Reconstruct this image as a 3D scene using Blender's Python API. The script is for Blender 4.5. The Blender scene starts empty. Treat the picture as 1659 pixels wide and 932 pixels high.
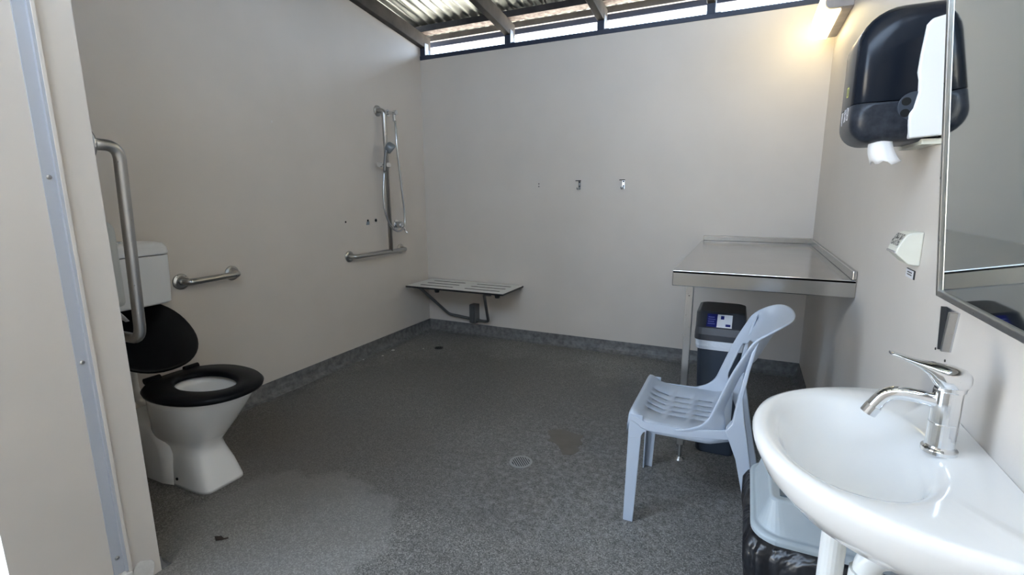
import bpy, bmesh, math, random
from mathutils import Vector, Matrix
random.seed(7)
C = bpy.context.scene.collection
PI = math.pi
# ------------------------------------------------------------------ camera
F_PX, PITCH, YAW, ROLL = 797.5544, -0.1897, 0.4421, -0.0058
cam_d = bpy.data.cameras.new('camera'); cam = bpy.data.objects.new('camera', cam_d); C.objects.link(cam)
cam_d.sensor_fit = 'HORIZONTAL'; cam_d.sensor_width = 36.0; cam_d.lens = 36.0 * F_PX / 1659.0
cam_d.clip_start = 0.02; cam_d.clip_end = 300
cp, sp, cy_, sy_ = math.cos(PITCH), math.sin(PITCH), math.cos(YAW), math.sin(YAW)
f_ = Vector((-sy_ * cp, cy_ * cp, sp)); r_ = Vector((cy_, sy_, 0)); u_ = r_.cross(f_)
c_, s_ = math.cos(ROLL), math.sin(ROLL)
rr, uu = r_ * c_ + u_ * s_, u_ * c_ - r_ * s_
m = Matrix((rr, uu, -f_)).transposed().to_4x4(); m.translation = Vector((2.5224, -3.5904, 1.2))
cam.matrix_world = m
bpy.context.scene.camera = cam
# ------------------------------------------------------------------ world, sun, exposure
w = bpy.data.worlds.new('world'); bpy.context.scene.world = w; w.use_nodes = True
bgn = w.node_tree.nodes['Background']; bgn.inputs[0].default_value = (0.59, 0.76, 1.0, 1); bgn.inputs[1].default_value = 6.6
sun_d = bpy.data.lights.new('sun', 'SUN'); sun_d.energy = 42.0; sun_d.angle = 0.01; sun_d.color = (1, .93, .80)
sun = bpy.data.objects.new('sun', sun_d); C.objects.link(sun)
sun.rotation_euler = Vector((.15, -.60, -1.0)).to_track_quat('-Z', 'Y').to_euler()
def portal(name, loc, rot, sx, sy):
    d = bpy.data.lights.new(name, 'AREA'); d.shape = 'RECTANGLE'; d.size = sx; d.size_y = sy; d.cycles.is_portal = True
    o = bpy.data.objects.new(name, d); C.objects.link(o); o.location = loc; o.rotation_euler = rot
portal('portal_door', (.80, -3.56, 1.1), (0, -PI / 2, 0), 2.2, .9)
portal('portal_front', (1.9, -4.16, 2.58), (PI / 2, 0, 0), 2.1, .76)
portal('portal_entry', (.78, -3.62, 2.5), (0, -PI / 2, 0), .6, .95)
portal('portal_back', (1.45, .12, 2.36), (-PI / 2, 0, 0), 3.0, .12)
vs = bpy.context.scene.view_settings
vs.view_transform = 'Standard'; vs.look = 'None'; vs.exposure = 0.75; vs.gamma = 1.0; vs.use_curve_mapping = False

# ------------------------------------------------------------------ materials
def mat(name, col, rough=.5, metal=0.0, **kw):
    M = bpy.data.materials.new(name); M.use_nodes = True
    b = M.node_tree.nodes['Principled BSDF']
    b.inputs['Base Color'].default_value = (*col, 1); b.inputs['Roughness'].default_value = rough; b.inputs['Metallic'].default_value = metal
    for k, v in kw.items(): b.inputs[k.replace('_', ' ')].default_value = v
    return M
def N(M, t, **kw):
    n = M.node_tree.nodes.new(t)
    for k, v in kw.items(): setattr(n, k, v)
    return n
def lk(M, a, b): M.node_tree.links.new(a, b)
def noise(M, scale, detail=3, rough=.55, coord='Object', vec=None, dist=0):
    n = N(M, 'ShaderNodeTexNoise'); n.inputs['Scale'].default_value = scale; n.inputs['Detail'].default_value = detail
    n.inputs['Roughness'].default_value = rough; n.inputs['Distortion'].default_value = dist
    if vec is None:
        tc = N(M, 'ShaderNodeTexCoord'); vec = tc.outputs[coord]
    lk(M, vec, n.inputs['Vector']); return n
def ramp(M, fac, stops):
    r = N(M, 'ShaderNodeValToRGB'); e = r.color_ramp.elements
    e[0].position, e[0].color = stops[0][0], (*stops[0][1], 1); e[1].position, e[1].color = stops[-1][0], (*stops[-1][1], 1)
    for p, c in stops[1:-1]:
        x = e.new(p); x.color = (*c, 1)
    lk(M, fac, r.inputs[0]); return r.outputs[0]
def mixc(M, fac, a, b, mode='MIX'):
    x = N(M, 'ShaderNodeMix', data_type='RGBA', blend_type=mode)
    for s, v in ((x.inputs[0], fac), (x.inputs[6], a), (x.inputs[7], b)):
        if hasattr(v, 'is_linked'): lk(M, v, s)
        elif isinstance(v, (int, float)): s.default_value = v
        else: s.default_value = (*v, 1)
    return x.outputs[2]
def math_(M, op, a, b=None):
    x = N(M, 'ShaderNodeMath', operation=op)
    for i, v in enumerate((a, b)):
        if v is None: continue
        if hasattr(v, 'is_linked'): lk(M, v, x.inputs[i])
        else: x.inputs[i].default_value = v
    return x.outputs[0]
def base(M): return M.node_tree.nodes['Principled BSDF']
def bump(M, h, strength=.2, dist=.002):
    b = N(M, 'ShaderNodeBump'); b.inputs['Strength'].default_value = strength; b.inputs['Distance'].default_value = dist
    lk(M, h, b.inputs['Height']); lk(M, b.outputs[0], base(M).inputs['Normal'])
def varied(name, c1, c2, scale, rough=.5, metal=0, bs=0, bd=.001, detail=4, **kw):
    M = mat(name, c1, rough, metal, **kw); n = noise(M, scale, detail)
    lk(M, ramp(M, n.outputs[0], [(.3, c1), (.7, c2)]), base(M).inputs['Base Color'])
    if bs: bump(M, n.outputs[0], bs, bd)
    return M

WALL = varied('wall_paint', (.615, .566, .512), (.655, .603, .547), 2.2, .42)
nb = noise(WALL, 55, 3); bump(WALL, nb.outputs[0], .12, .002)
STEEL = mat('brushed_steel', (.46, .45, .43), .33, 1.0)
nb = noise(STEEL, 60, 3); lk(STEEL, ramp(STEEL, nb.outputs[0], [(.3, (.27, .27, .27)), (.7, (.40, .40, .40))]), base(STEEL).inputs['Roughness'])
SHEETSTEEL = mat('sheet_stainless_steel', (.50, .49, .47), .22, 1.0)
nb = noise(SHEETSTEEL, 6, 4); lk(SHEETSTEEL, ramp(SHEETSTEEL, nb.outputs[0], [(.3, (.17, .17, .17)), (.7, (.21, .21, .21))]), base(SHEETSTEEL).inputs['Roughness'])
CHROME = mat('chrome', (.78, .79, .80), .07, 1.0)
DULLCHROME = mat('satin_chrome', (.55, .57, .60), .22, 1.0)
CERAMIC = mat('white_ceramic', (.80, .785, .755), .12, 0, Coat_Weight=.3)
PVC = mat('white_pvc', (.78, .78, .75), .35)
CISTERN = mat('white_plastic', (.76, .77, .78), .3)
BLACKSEAT = mat('black_seat_plastic', (.004, .004, .005), .38, 0, Specular_IOR_Level=.12)
CHAIR = mat('pale_blue_grey_plastic', (.42, .47, .545), .32)
TIMBER = varied('dark_timber', (.020, .017, .015), (.062, .052, .047), 9, .7, 0, .3, .003)
FLAKY = varied('flaking_white_paint', (.30, .26, .24), (.07, .035, .03), 26, .7, 0, .3, .003)
BLUESTEEL = mat('dark_blue_painted_steel', (.02, .028, .055), .4)
GREYPAINT = varied('weathered_grey_paint', (.34, .31, .30), (.46, .42, .40), 12, .6)
ZINC = varied('galvanised_corrugated_iron', (.27, .285, .27), (.36, .375, .355), 8, .40, .75)
GALV = mat('galvanised_cleat', (.30, .31, .33), .45, .9)
WHITEBOARD = varied('white_compact_laminate', (.62, .62, .59), (.68, .68, .65), 20, .4)
BLACKEDGE = mat('black_laminate_core', (.012, .012, .013), .45)
SMOKE = mat('smoked_dark_plastic', (.010, .013, .020), .2, 0, IOR=1.33)
SMOKELOW = varied('dark_mottled_plastic', (.014, .017, .024), (.036, .041, .052), 70, .3, 0, 0, .001, 4, IOR=1.33)
WHITEPLASTIC = mat('white_dispenser_plastic', (.80, .81, .80), .3)
PAPER = mat('white_paper', (.82, .81, .80), .9)
CREAM = varied('aged_cream_plastic', (.66, .65, .55), (.72, .71, .62), 14, .45)
BINDARK = mat('charcoal_blue_plastic', (.035, .045, .062), .4)
BINLID = mat('charcoal_lid_plastic', (.045, .047, .055), .35)
BINGREY = varied('grey_blue_lid_plastic', (.36, .41, .44), (.40, .45, .48), 10, .42)
FLAP = mat('dark_flap_plastic', (.10, .13, .15), .4)
BAG = mat('black_bag_film', (.010, .010, .012), .28)
nb = noise(BAG, 7, 3, dist=1.2); bump(BAG, nb.outputs[0], .6, .03)
WHITEBAG = mat('white_liner_film', (.62, .66, .72), .4)
nb = noise(WHITEBAG, 40, 3); bump(WHITEBAG, nb.outputs[0], .5, .006)
ALUM = mat('aluminium_strip', (.44, .46, .50), .4, 0)
MIRROR = mat('mirror_glass', (.62, .66, .645), .035, 1.0)
PLASTER = varied('white_filler', (.62, .60, .57), (.74, .72, .69), 40, .8, 0, .6, .004)
INKDARK = mat('dark_ink', (.03, .028, .026), .6)
BLUEINK = mat('blue_print', (.015, .02, .16), .4)
WHITEINK = mat('white_print', (.75, .75, .78), .5)
YELLOWINK = mat('yellow_green_print', (.62, .60, .16), .5)
HOLE = mat('dark_hole', (.004, .004, .004), .9)
DARKMETAL = mat('dark_cast_metal', (.05, .05, .05), .5, .6)
BENCHSTEEL = mat('dull_steel_tube', (.20, .20, .20), .4, .8)
DRAINGREY = mat('worn_drain_metal', (.30, .30, .295), .55, .2)
PAVING = varied('pale_concrete', (.50, .46, .39), (.58, .535, .455), 1.5, .8)
LEAF = mat('dead_leaf_brown', (.03, .018, .012), .8)
RUBBER = mat('rubber_black', (.012, .012, .012), .6)
PUDDLE = varied('brown_wet_patch', (.095, .083, .068), (.125, .11, .092), 14, .35)
LAMPGLOW = mat('lit_diffuser', (1, .95, .85), .4)
base(LAMPGLOW).inputs['Emission Color'].default_value = (1, .82, .45, 1); base(LAMPGLOW).inputs['Emission Strength'].default_value = 5.5

# speckled floor: aggregate grain plus damp and scuffed patches with shapes of their own
FLOOR = mat('speckled_epoxy_floor', (.12, .12, .115), .5)
tc = N(FLOOR, 'ShaderNodeTexCoord'); P = tc.outputs['Object']
vo = N(FLOOR, 'ShaderNodeTexVoronoi'); vo.inputs['Scale'].default_value = 280; lk(FLOOR, P, vo.inputs['Vector'])
sepc = N(FLOOR, 'ShaderNodeSeparateColor'); lk(FLOOR, vo.outputs['Color'], sepc.inputs[0])
grain = ramp(FLOOR, sepc.outputs[0], [(0, (.06, .058, .055)), (.45, (.155, .15, .142)), (.8, (.235, .228, .216)), (1, (.36, .35, .335))])
big = noise(FLOOR, 1.7, 6, .62, vec=P, dist=.4)
def blob(cx, cy, rx, ry, soft=.25, nz=.5, rot=0.0):
    mp = N(FLOOR, 'ShaderNodeMapping', vector_type='TEXTURE'); mp.inputs['Location'].default_value = (cx, cy, 0); mp.inputs['Scale'].default_value = (rx, ry, 1); mp.inputs['Rotation'].default_value = (0, 0, rot)
    lk(FLOOR, P, mp.inputs['Vector'])
    ln = N(FLOOR, 'ShaderNodeVectorMath', operation='LENGTH'); lk(FLOOR, mp.outputs[0], ln.inputs[0])
    nn = noise(FLOOR, 5.5, 7, .6, vec=P)
    d = math_(FLOOR, 'ADD', ln.outputs['Value'], math_(FLOOR, 'MULTIPLY', math_(FLOOR, 'SUBTRACT', nn.outputs[0], .5), nz))
    mr = N(FLOOR, 'ShaderNodeMapRange'); mr.inputs[1].default_value = 1 + soft; mr.inputs[2].default_value = 1 - soft
    mr.clamp = True; lk(FLOOR, d, mr.inputs[0]); return mr.outputs[0]
col = mixc(FLOOR, 1.0, grain, ramp(FLOOR, big.outputs[0], [(.3, (.72, .72, .72)), (.7, (1.12, 1.12, 1.10))]), 'MULTIPLY')
damp = blob(1.15, -1.40, 1.15, .98, .10, .8, .35)
col = mixc(FLOOR, math_(FLOOR, 'MULTIPLY', damp, .38), col, (.065, .061, .056))
pale = blob(1.06, -2.50, .42, .34, .05, .9, .3)
col = mixc(FLOOR, math_(FLOOR, 'MULTIPLY', pale, .33), col, (.33, .32, .305))
scuff = blob(2.05, -1.70, .60, .55, .5, 1.6, .2)
pt = noise(FLOOR, 34, 8, .8, vec=P)
scm = math_(FLOOR, 'MULTIPLY', scuff, ramp(FLOOR, pt.outputs[0], [(.46, (0, 0, 0)), (.60, (1, 1, 1))]))
col = mixc(FLOOR, math_(FLOOR, 'MULTIPLY', scm, .38), col, (.40, .395, .39))
brn = blob(.55, -2.25, .65, .55, .5, .6, 0)
col = mixc(FLOOR, math_(FLOOR, 'MULTIPLY', brn, .35), col, (.085, .068, .052))
lk(FLOOR, col, base(FLOOR).inputs['Base Color'])
lk(FLOOR, ramp(FLOOR, big.outputs[0], [(.3, (.38, .38, .38)), (.7, (.60, .60, .60))]), base(FLOOR).inputs['Roughness'])
bump(FLOOR, sepc.outputs[1], .25, .0015)
COVE = varied('cove_speckled_grey', (.085, .084, .082), (.20, .198, .195), 30, .55, 0, .5, .003)

# ------------------------------------------------------------------ mesh helpers
def obj(name, bm, M, parent=None, smooth=False, bev=0, seg=2, sub=0):
    bmesh.ops.recalc_face_normals(bm, faces=bm.faces[:])
    me = bpy.data.meshes.new(name); bm.to_mesh(me); bm.free()
    o = bpy.data.objects.new(name, me); C.objects.link(o)
    for x in (M if isinstance(M, (list, tuple)) else [M]): me.materials.append(x)
    if smooth:
        for p in me.polygons: p.use_smooth = True
    if bev:
        b = o.modifiers.new('bevel', 'BEVEL'); b.width = bev; b.segments = seg; b.limit_method = 'ANGLE'; b.angle_limit = .6
        b.harden_normals = False
    if sub:
        s = o.modifiers.new('sub', 'SUBSURF'); s.levels = sub; s.render_levels = sub
    if parent: o.parent = parent
    return o
def tag(o, label=None, cat=None, group=None, kind=None):
    if label: o['label'] = label
    if cat: o['category'] = cat
    if group: o['group'] = group
    if kind: o['kind'] = kind
    return o
def thing(name, label, cat, loc=(0, 0, 0)):
    o = bpy.data.objects.new(name, None); C.objects.link(o); o.location = loc; o.empty_display_size = .1
    return tag(o, label, cat)
def settle():
    bpy.context.view_layer.update()
def put(o, parent):          # parent but keep the world coordinates that the mesh was written in
    o.parent = parent; o.matrix_parent_inverse = Matrix.Translation(-Vector(parent.location)); return o
def B(): return bmesh.new()
def box(bm, x0, x1, y0, y1, z0, z1):
    v = [bm.verts.new(p) for p in ((x0, y0, z0), (x1, y0, z0), (x1, y1, z0), (x0, y1, z0), (x0, y0, z1), (x1, y0, z1), (x1, y1, z1), (x0, y1, z1))]
    for f in ((0, 1, 2, 3), (4, 5, 6, 7), (0, 1, 5, 4), (1, 2, 6, 5), (2, 3, 7, 6), (3, 0, 4, 7)): bm.faces.new([v[i] for i in f])
    return bm
def prism(bm, pts, axis, a, b):
    # pts: 2-D outline; axis: extrusion axis; a..b: extents along it
    def P3(p, t): return {'x': (t, p[0], p[1]), 'y': (p[0], t, p[1]), 'z': (p[0], p[1], t)}[axis]
    A = [bm.verts.new(P3(p, a)) for p in pts]; D = [bm.verts.new(P3(p, b)) for p in pts]
    bm.faces.new(A); bm.faces.new(D[::-1]); n = len(pts)
    for i in range(n): bm.faces.new((A[i], A[(i + 1) % n], D[(i + 1) % n], D[i]))
    return bm
def loft(bm, rings, cap0=True, cap1=True):
    R = [[bm.verts.new(p) for p in r] for r in rings]; n = len(R[0])
    for a, b in zip(R, R[1:]):
        for i in range(n): bm.faces.new((a[i], a[(i + 1) % n], b[(i + 1) % n], b[i]))
    if cap0: bm.faces.new(R[0][::-1])
    if cap1: bm.faces.new(R[-1])
    return bm
def round_path(pts, rad, seg=6):
    pts = [Vector(p) for p in pts]; out = [pts[0]]
    for i in range(1, len(pts) - 1):
        p, a, b = pts[i], pts[i - 1], pts[i + 1]
        da, db = (a - p), (b - p); r = min(rad, da.length * .49, db.length * .49)
        s, e = p + da.normalized() * r, p + db.normalized() * r
        for k in range(seg + 1):
            t = k / seg; out.append(s * (1 - t) ** 2 + p * 2 * t * (1 - t) + e * t * t)
    out.append(pts[-1]); return out
def spline(pts, n=8):
    P_ = [Vector(p) for p in pts]; P_ = [P_[0] * 2 - P_[1]] + P_ + [P_[-1] * 2 - P_[-2]]; out = []
    for i in range(1, len(P_) - 2):
        a, b, c, d = P_[i - 1:i + 3]
        for k in range(n):
            t = k / n; out.append(.5 * (2 * b + (c - a) * t + (2 * a - 5 * b + 4 * c - d) * t * t + (3 * b - a - 3 * c + d) * t ** 3))
    out.append(P_[-2]); return out
def tube(bm, path, rad, n=12, scale2=1.0):
    path = [Vector(p) for p in path]; rad = rad if isinstance(rad, (list, tuple)) else [rad] * len(path)
    up = Vector((0, 0, 1)); t0 = (path[1] - path[0]).normalized()
    if abs(t0.dot(up)) > .9: up = Vector((0, 1, 0))
    x = t0.cross(up).normalized(); rings = []
    for i, p in enumerate(path):
        t = (path[min(i + 1, len(path) - 1)] - path[max(i - 1, 0)]).normalized()
        x = (x - t * x.dot(t)).normalized(); y = t.cross(x)
        rings.append([p + x * math.cos(2 * PI * k / n) * rad[i] + y * math.sin(2 * PI * k / n) * rad[i] * scale2 for k in range(n)])
    return loft(bm, rings)
def cyl(bm, a, b, r, n=20, r2=None): return tube(bm, [a, b], [r, r if r2 is None else r2], n)
def lathe(bm, prof, c=(0, 0), n=32):
    return loft(bm, [[(c[0] + r * math.cos(2 * PI * k / n), c[1] + r * math.sin(2 * PI * k / n), z) for k in range(n)] for r, z in prof])
def sell(cx, cy, rx, ry, z, e=2.0, n=40, skew=0):
    out = []
    for k in range(n):
        a = 2 * PI * k / n; c, s = math.cos(a), math.sin(a)
        X = math.copysign(abs(c) ** (2 / e), c); Y = math.copysign(abs(s) ** (2 / e), s)
        out.append((cx + rx * X, cy + ry * Y * (1 - skew * X), z))
    return out
def rrect(x0, x1, z0, z1, r, seg=6):
    # rounded rectangle outline; r = radii (x0z0, x1z0, x1z1, x0z1)
    out = []
    for (cx, cz, rr_, a0) in ((x0 + r[0], z0 + r[0], r[0], PI), (x1 - r[1], z0 + r[1], r[1], 1.5 * PI), (x1 - r[2], z1 - r[2], r[2], 0), (x0 + r[3], z1 - r[3], r[3], .5 * PI)):
        for k in range(seg + 1):
            a = a0 + .5 * PI * k / seg; out.append((cx + rr_ * math.cos(a), cz + rr_ * math.sin(a)))
    return out
def struct(name, bm, M, parent=None, **kw):
    o = obj(name, bm, M, parent, **kw)
    if parent is None: o['kind'] = 'structure'
    return o
def screw(parent, p, n, r=.006, M=STEEL):
    b = B(); p, n = Vector(p), Vector(n); tube(b, [p - n * .002, p + n * .002, p + n * .004], [r, r, r * .55], 12)
    return put(obj('screw', b, M, smooth=False), parent) if not parent.get('kind') else obj('screw', b, M, parent)

# ------------------------------------------------------------------ the room
W = 2.907; YF = -4.1; RS = -.137          # width, front wall, roof slope (rises towards the front)
def rb(y): return 2.367 + RS * y          # underside of the rafters
floor = struct('floor', box(B(), -.1, W + .1, -4.2, .1, -.06, 0), FLOOR)
yard = struct('outdoor_ground', box(B(), -30, 30, -34, 26, -.16, -.065), PAVING)
wall_back = struct('wall_back', box(B(), -.1, W + .1, 0, .09, 0, 2.273), WALL)
top_plate = obj('top_plate', box(B(), 0.0, W, -.004, .092, 2.273, 2.305), BLUESTEEL, wall_back, bev=.002)
wall_left = struct('wall_left', prism(B(), [(.09, 0), (.09, rb(.09) + .09), (-2.905, rb(-2.905) + .09), (-2.905, 0)], 'x', -.1, 0), WALL)
wall_right = struct('wall_right', prism(B(), [(0, 0), (0, rb(0)), (-4.2, rb(-4.2)), (-4.2, 0)], 'x', W, W + .1), WALL)
wall_front = struct('wall_front', box(B(), .886, W, -4.2, YF, 0, 2.20), WALL)
wall_part = struct('wall_partition', prism(B(), [(-2.905, 0), (-2.905, rb(-2.905) - .002), (-2.813, rb(-2.813) - .002), (-2.813, 0)], 'x', 0, .886), WALL)
wall_entry = struct('wall_entry', box(B(), .796, .886, -3.149, -2.905, 0, 2.75), WALL)
header = struct('wall_over_door', box(B(), .796, .886, -4.2, -3.149, 2.10, 2.20), WALL)
jamb = struct('wall_door_side', box(B(), .796, .886, -4.2, -4.02, 0, 2.10), WALL)
# coves turned up where floor meets wall: concave profile
def cove(name, a, b, inward, h=.09, d=.045):
    a, b, inward = Vector(a), Vector(b), Vector(inward); prof = [(0, h), (.004, h), (.007, h * .55), (.016, h * .25), (.030, h * .08), (d, .0015), (d, 0), (0, 0)]
    bm = B(); rings = []
    for p in (a, b): rings.append([p + inward * q[0] + Vector((0, 0, q[1])) for q in prof])
    return struct(name, loft(bm, rings), COVE, smooth=False)
cove('baseboard_back', (0, 0, 0), (W, 0, 0), (0, -1, 0))
cove('baseboard_left', (0, 0, 0), (0, -2.813, 0), (1, 0, 0))
cove('baseboard_right', (W, 0, 0), (W, YF, 0), (-1, 0, 0))
cove('baseboard_partition', (0, -2.813, 0), (.886, -2.813, 0), (0, 1, 0), .05, .03)
# joint strip of the partition with its screws, filler patches
strip = struct('trim_1', prism(B(), [(.886, -2.938), (.890, -2.938), (.890, -2.912), (.900, -2.912), (.900, -2.905), (.886, -2.905)], 'z', .075, 2.35), ALUM)
lip = obj('cover_lip', box(B(), .886, .903, -2.9055, -2.897, .07, 2.35), WALL, strip, bev=.001)
for z in (1.247, .746, .130): screw(strip, (.8905, -2.925, z), (1, 0, 0), .006)
bm = B(); ring = [( -2.862 + .030 * math.cos(a) * (1 + .15 * math.sin(3 * a)), .028 + .048 * math.sin(a) * (1 + .12 * math.cos(2 * a + 1))) for a in [2 * PI * k / 18 for k in range(18)]]
prism(bm, [(y, max(z, .001)) for y, z in ring], 'x', .884, .891); tag(obj('filler_patch', bm, PLASTER, wall_part, bev=.003), 'white filler patch')
bm = B(); prism(bm, [(-2.936, 0), (-2.936, .058), (-2.915, .074), (-2.897, .070), (-2.897, 0)], 'x', .884, .906); tag(obj('filler_lump', bm, PLASTER, wall_part, bev=.004), 'white filler lump')
# screw holes and marks in walls
def hole(parent, p, n, r, M=HOLE, name='screw_hole'):
    b = B(); p, n = Vector(p), Vector(n); cyl(b, p - n * .004, p + n * .0012, r, 14); return obj(name, b, M, parent)
for y, z, r in ((-.963, 1.008, .007), (-.738, 1.006, .009), (-.65, 1.004, .012)): hole(wall_left, (0, y, z), (1, 0, 0), r)
b = B(); prism(b, [(-.758, .975), (-.725, .975), (-.722, 1.0), (-.735, 1.003), (-.752, .998)], 'x', -.002, .0012); tag(obj('paint_chip', b, mat('grey_chip', (.22, .26, .30), .6), wall_left), 'grey chip in the paint')
for y, z in ((-1.494, 1.613),): hole(wall_left, (0, y, z), (1, 0, 0), .006, PLASTER, 'plug')
for z in (1.268, 1.248): hole(wall_back, (1.057, 0, z), (0, -1, 0), .0045)
for y, z in ((-2.30, .87), (-2.36, .862), (-2.74, .885), (-2.29, .835)): hole(wall_right, (W, y, z), (-1, 0, 0), .0028)

# roof: rafters, purlins, corrugated sheets, eave
roof = bpy.data.objects.new('ceiling', None); C.objects.link(roof); roof['kind'] = 'structure'
RD = .10
for i, x in enumerate((.0, .77, 1.485, 2.195)):
    b = B(); prism(b, [(.085, rb(.085)), (.085, rb(.085) + RD), (-4.15, rb(-4.15) + RD), (-4.15, rb(-4.15))], 'x', x, x + .05)
    rf = obj('rafter', b, TIMBER, roof, bev=.003, seg=1)
    b = B(); box(b, x + .05, x + .054, -.004, .045, 2.300, 2.40); box(b, x + .05, x + .085, -.004, .045, 2.3045, 2.309)
    obj('cleat', b, GALV, rf)
    b = B(); prism(b, [(.004, 2.3045), (.004, rb(.004) + .001), (.085, rb(.085) + .001), (.085, 2.3045)], 'x', x + .0005, x + .0495); obj('packer', b, BLUESTEEL, rf)
def purlin(y0, y1, h=.045):
    b = B(); prism(b, [(y0, rb(y0) + RD), (y0, rb(y0) + RD + h), (y1, rb(y1) + RD + h), (y1, rb(y1) + RD)], 'x', -.15, W + .15)
    me = obj('purlin', b, [TIMBER, FLAKY], roof)
    for p in me.data.polygons:
        if p.normal.z < -.8: p.material_index = 1
for y0 in (.028, -.90, -1.80, -2.70, -3.60, -4.08): purlin(y0, y0 - .068)
b = B(); box(b, -.25, W + .25, .125, .150, 2.447, 2.49); obj('fascia_board', b, varied('faded_fascia_paint', (.11, .10, .10), (.16, .145, .14), 12, .6), roof)
b = B(); box(b, -.25, W + .25, .222, .250, 2.430, 2.478); obj('gutter_rail', b, BLUESTEEL, roof)
SH = RD + .045
def sheet(x0, x1):
    pitch, amp = .076, .009; nx = int((x1 - x0) / pitch * 8); b = B(); rows = []
    for y in (.26, -1.1, -2.6, -4.2):
        rows.append([(x0 + (x1 - x0) * k / nx, y, rb(y) + SH + amp + amp * math.sin(2 * PI * (x0 + (x1 - x0) * k / nx) / pitch)) for k in range(nx + 1)])
    R0 = [[b.verts.new(p) for p in r] for r in rows]
    for a, c in zip(R0, R0[1:]):
        for k in range(nx): b.faces.new((a[k], a[k + 1], c[k + 1], c[k]))
    o = obj('roof_sheet', b, ZINC, roof, smooth=True); s = o.modifiers.new('s', 'SOLIDIFY'); s.thickness = .0015; s.offset = 1
for x0 in (-.25, .52, 1.28, 2.04): sheet(x0, x0 + .775 if x0 < 2 else W + .25)

# ------------------------------------------------------------------ batten lamp on the right wall
t = thing('batten_lamp', 'lit fluorescent batten lamp high on the right wall in the back corner', 'lamp', (W, -.30, 2.10))
put(obj('housing', box(B(), 2.856, W, -.585, -.07, 2.062, 2.185), GREYPAINT, bev=.006), t)
b = B(); prism(b, rrect(2.778, 2.858, 2.056, 2.180, (.03, .003, .003, .03)), 'y', -.572, -.075); put(obj('diffuser', b, LAMPGLOW, bev=.006), t)
b = B(); prism(b, rrect(2.790, W, 2.066, 2.184, (.03, .003, .003, .03)), 'y', -.600, -.573); put(obj('end_cap', b, GREYPAINT, bev=.003), t)

# ------------------------------------------------------------------ stainless change table
t = thing('change_table', 'stainless steel bench table in the back right corner with one square leg', 'table', (2.58, -.72, 0))
x0, y0, zt = 2.258, -1.447, .877
b = B(); box(b, x0, W - .001, y0, -.001, zt - .012, zt); put(obj('tabletop', b, SHEETSTEEL, bev=.002), t)
b = B(); box(b, x0, W - .001, y0, y0 + .012, zt - .066, zt - .0005); put(obj('front_apron', b, SHEETSTEEL, bev=.003), t)
b = B(); box(b, x0, x0 + .012, y0 + .012, -.001, zt - .066, zt - .0005); put(obj('side_apron', b, SHEETSTEEL, bev=.003), t)
b = B(); box(b, x0 + .01, W - .001, -.016, -.001, zt, zt + .034); put(obj('back_upstand', b, SHEETSTEEL, bev=.003), t)
b = B(); box(b, W - .016, W - .001, y0 + .004, -.016, zt, zt + .034); put(obj('side_upstand', b, SHEETSTEEL, bev=.003), t)
lg = put(obj('leg', box(B(), 2.312, 2.342, -1.412, -1.382, .075, zt - .012), STEEL, bev=.003), t)
b = B(); cyl(b, (2.327, -1.397, .012), (2.327, -1.397, .085), .008, 12); cyl(b, (2.327, -1.397, 0), (2.327, -1.397, .012), .022, 16, .012); obj('foot', b, STEEL, lg).matrix_parent_inverse = Matrix()

# ------------------------------------------------------------------ folding shower bench
t = thing('shower_bench', 'white slatted folding shower bench on steel frame in the back corner', 'bench', (.49, -.2, .45))
def slotted(bm, xs, ys, holes, zf):
    V = {}
    def v(i, j):
        if (i, j) not in V: V[i, j] = bm.verts.new((xs[i], ys[j], zf(xs[i], ys[j])))
        return V[i, j]
    for i in range(len(xs) - 1):
        for j in range(len(ys) - 1):
            cx, cy = (xs[i] + xs[i + 1]) / 2, (ys[j] + ys[j + 1]) / 2
            if any(h[0] < cx < h[1] and h[2] < cy < h[3] for h in holes): continue
            bm.faces.new((v(i, j), v(i + 1, j), v(i + 1, j + 1), v(i, j + 1)))
    return bm
hs = []
for yy in (-.10, -.20, -.30):
    for a, c in ((.13, .44), (.55, .86)): hs.append((a, c, yy - .009, yy + .009))
xs = sorted({.045, .93, *[h[0] for h in hs], *[h[1] for h in hs]}); ys = sorted({-.388, -.012, *[h[2] for h in hs], *[h[3] for h in hs]})
o = put(obj('seat_panel', slotted(B(), xs, ys, hs, lambda x, y: .462), [WHITEBOARD, BLACKEDGE]), t)
s = o.modifiers.new('s', 'SOLIDIFY'); s.thickness = .014; s.offset = -1; s.material_offset_rim = 1
b = B(); tube(b, round_path([(.055, -.30, .438), (.12, -.30, .436), (.235, -.045, .165), (.57, -.045, .135), (.625, -.05, .14), (.74, -.33, .436), (.80, -.33, .438)],   .03), .0125, 10); put(obj('swing_frame', b, BENCHSTEEL, smooth=True), t)
b = B(); box(b, .455, .515, -.075, -.001, .115, .275); box(b, .47, .50, -.085, -.075, .12, .26); put(obj('wall_bracket', b, BENCHSTEEL, bev=.004), t)
for x in (.33, .87):
    b = B(); cyl(b, (x, -.36, .448), (x, -.36, .424), .022, 16, .017); put(obj('rubber_stop', b, RUBBER), t)
b = B(); box(b, .06, .91, -.022, -.001, .425, .447); put(obj('hinge_rail', b, STEEL, bev=.003), t)

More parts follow.
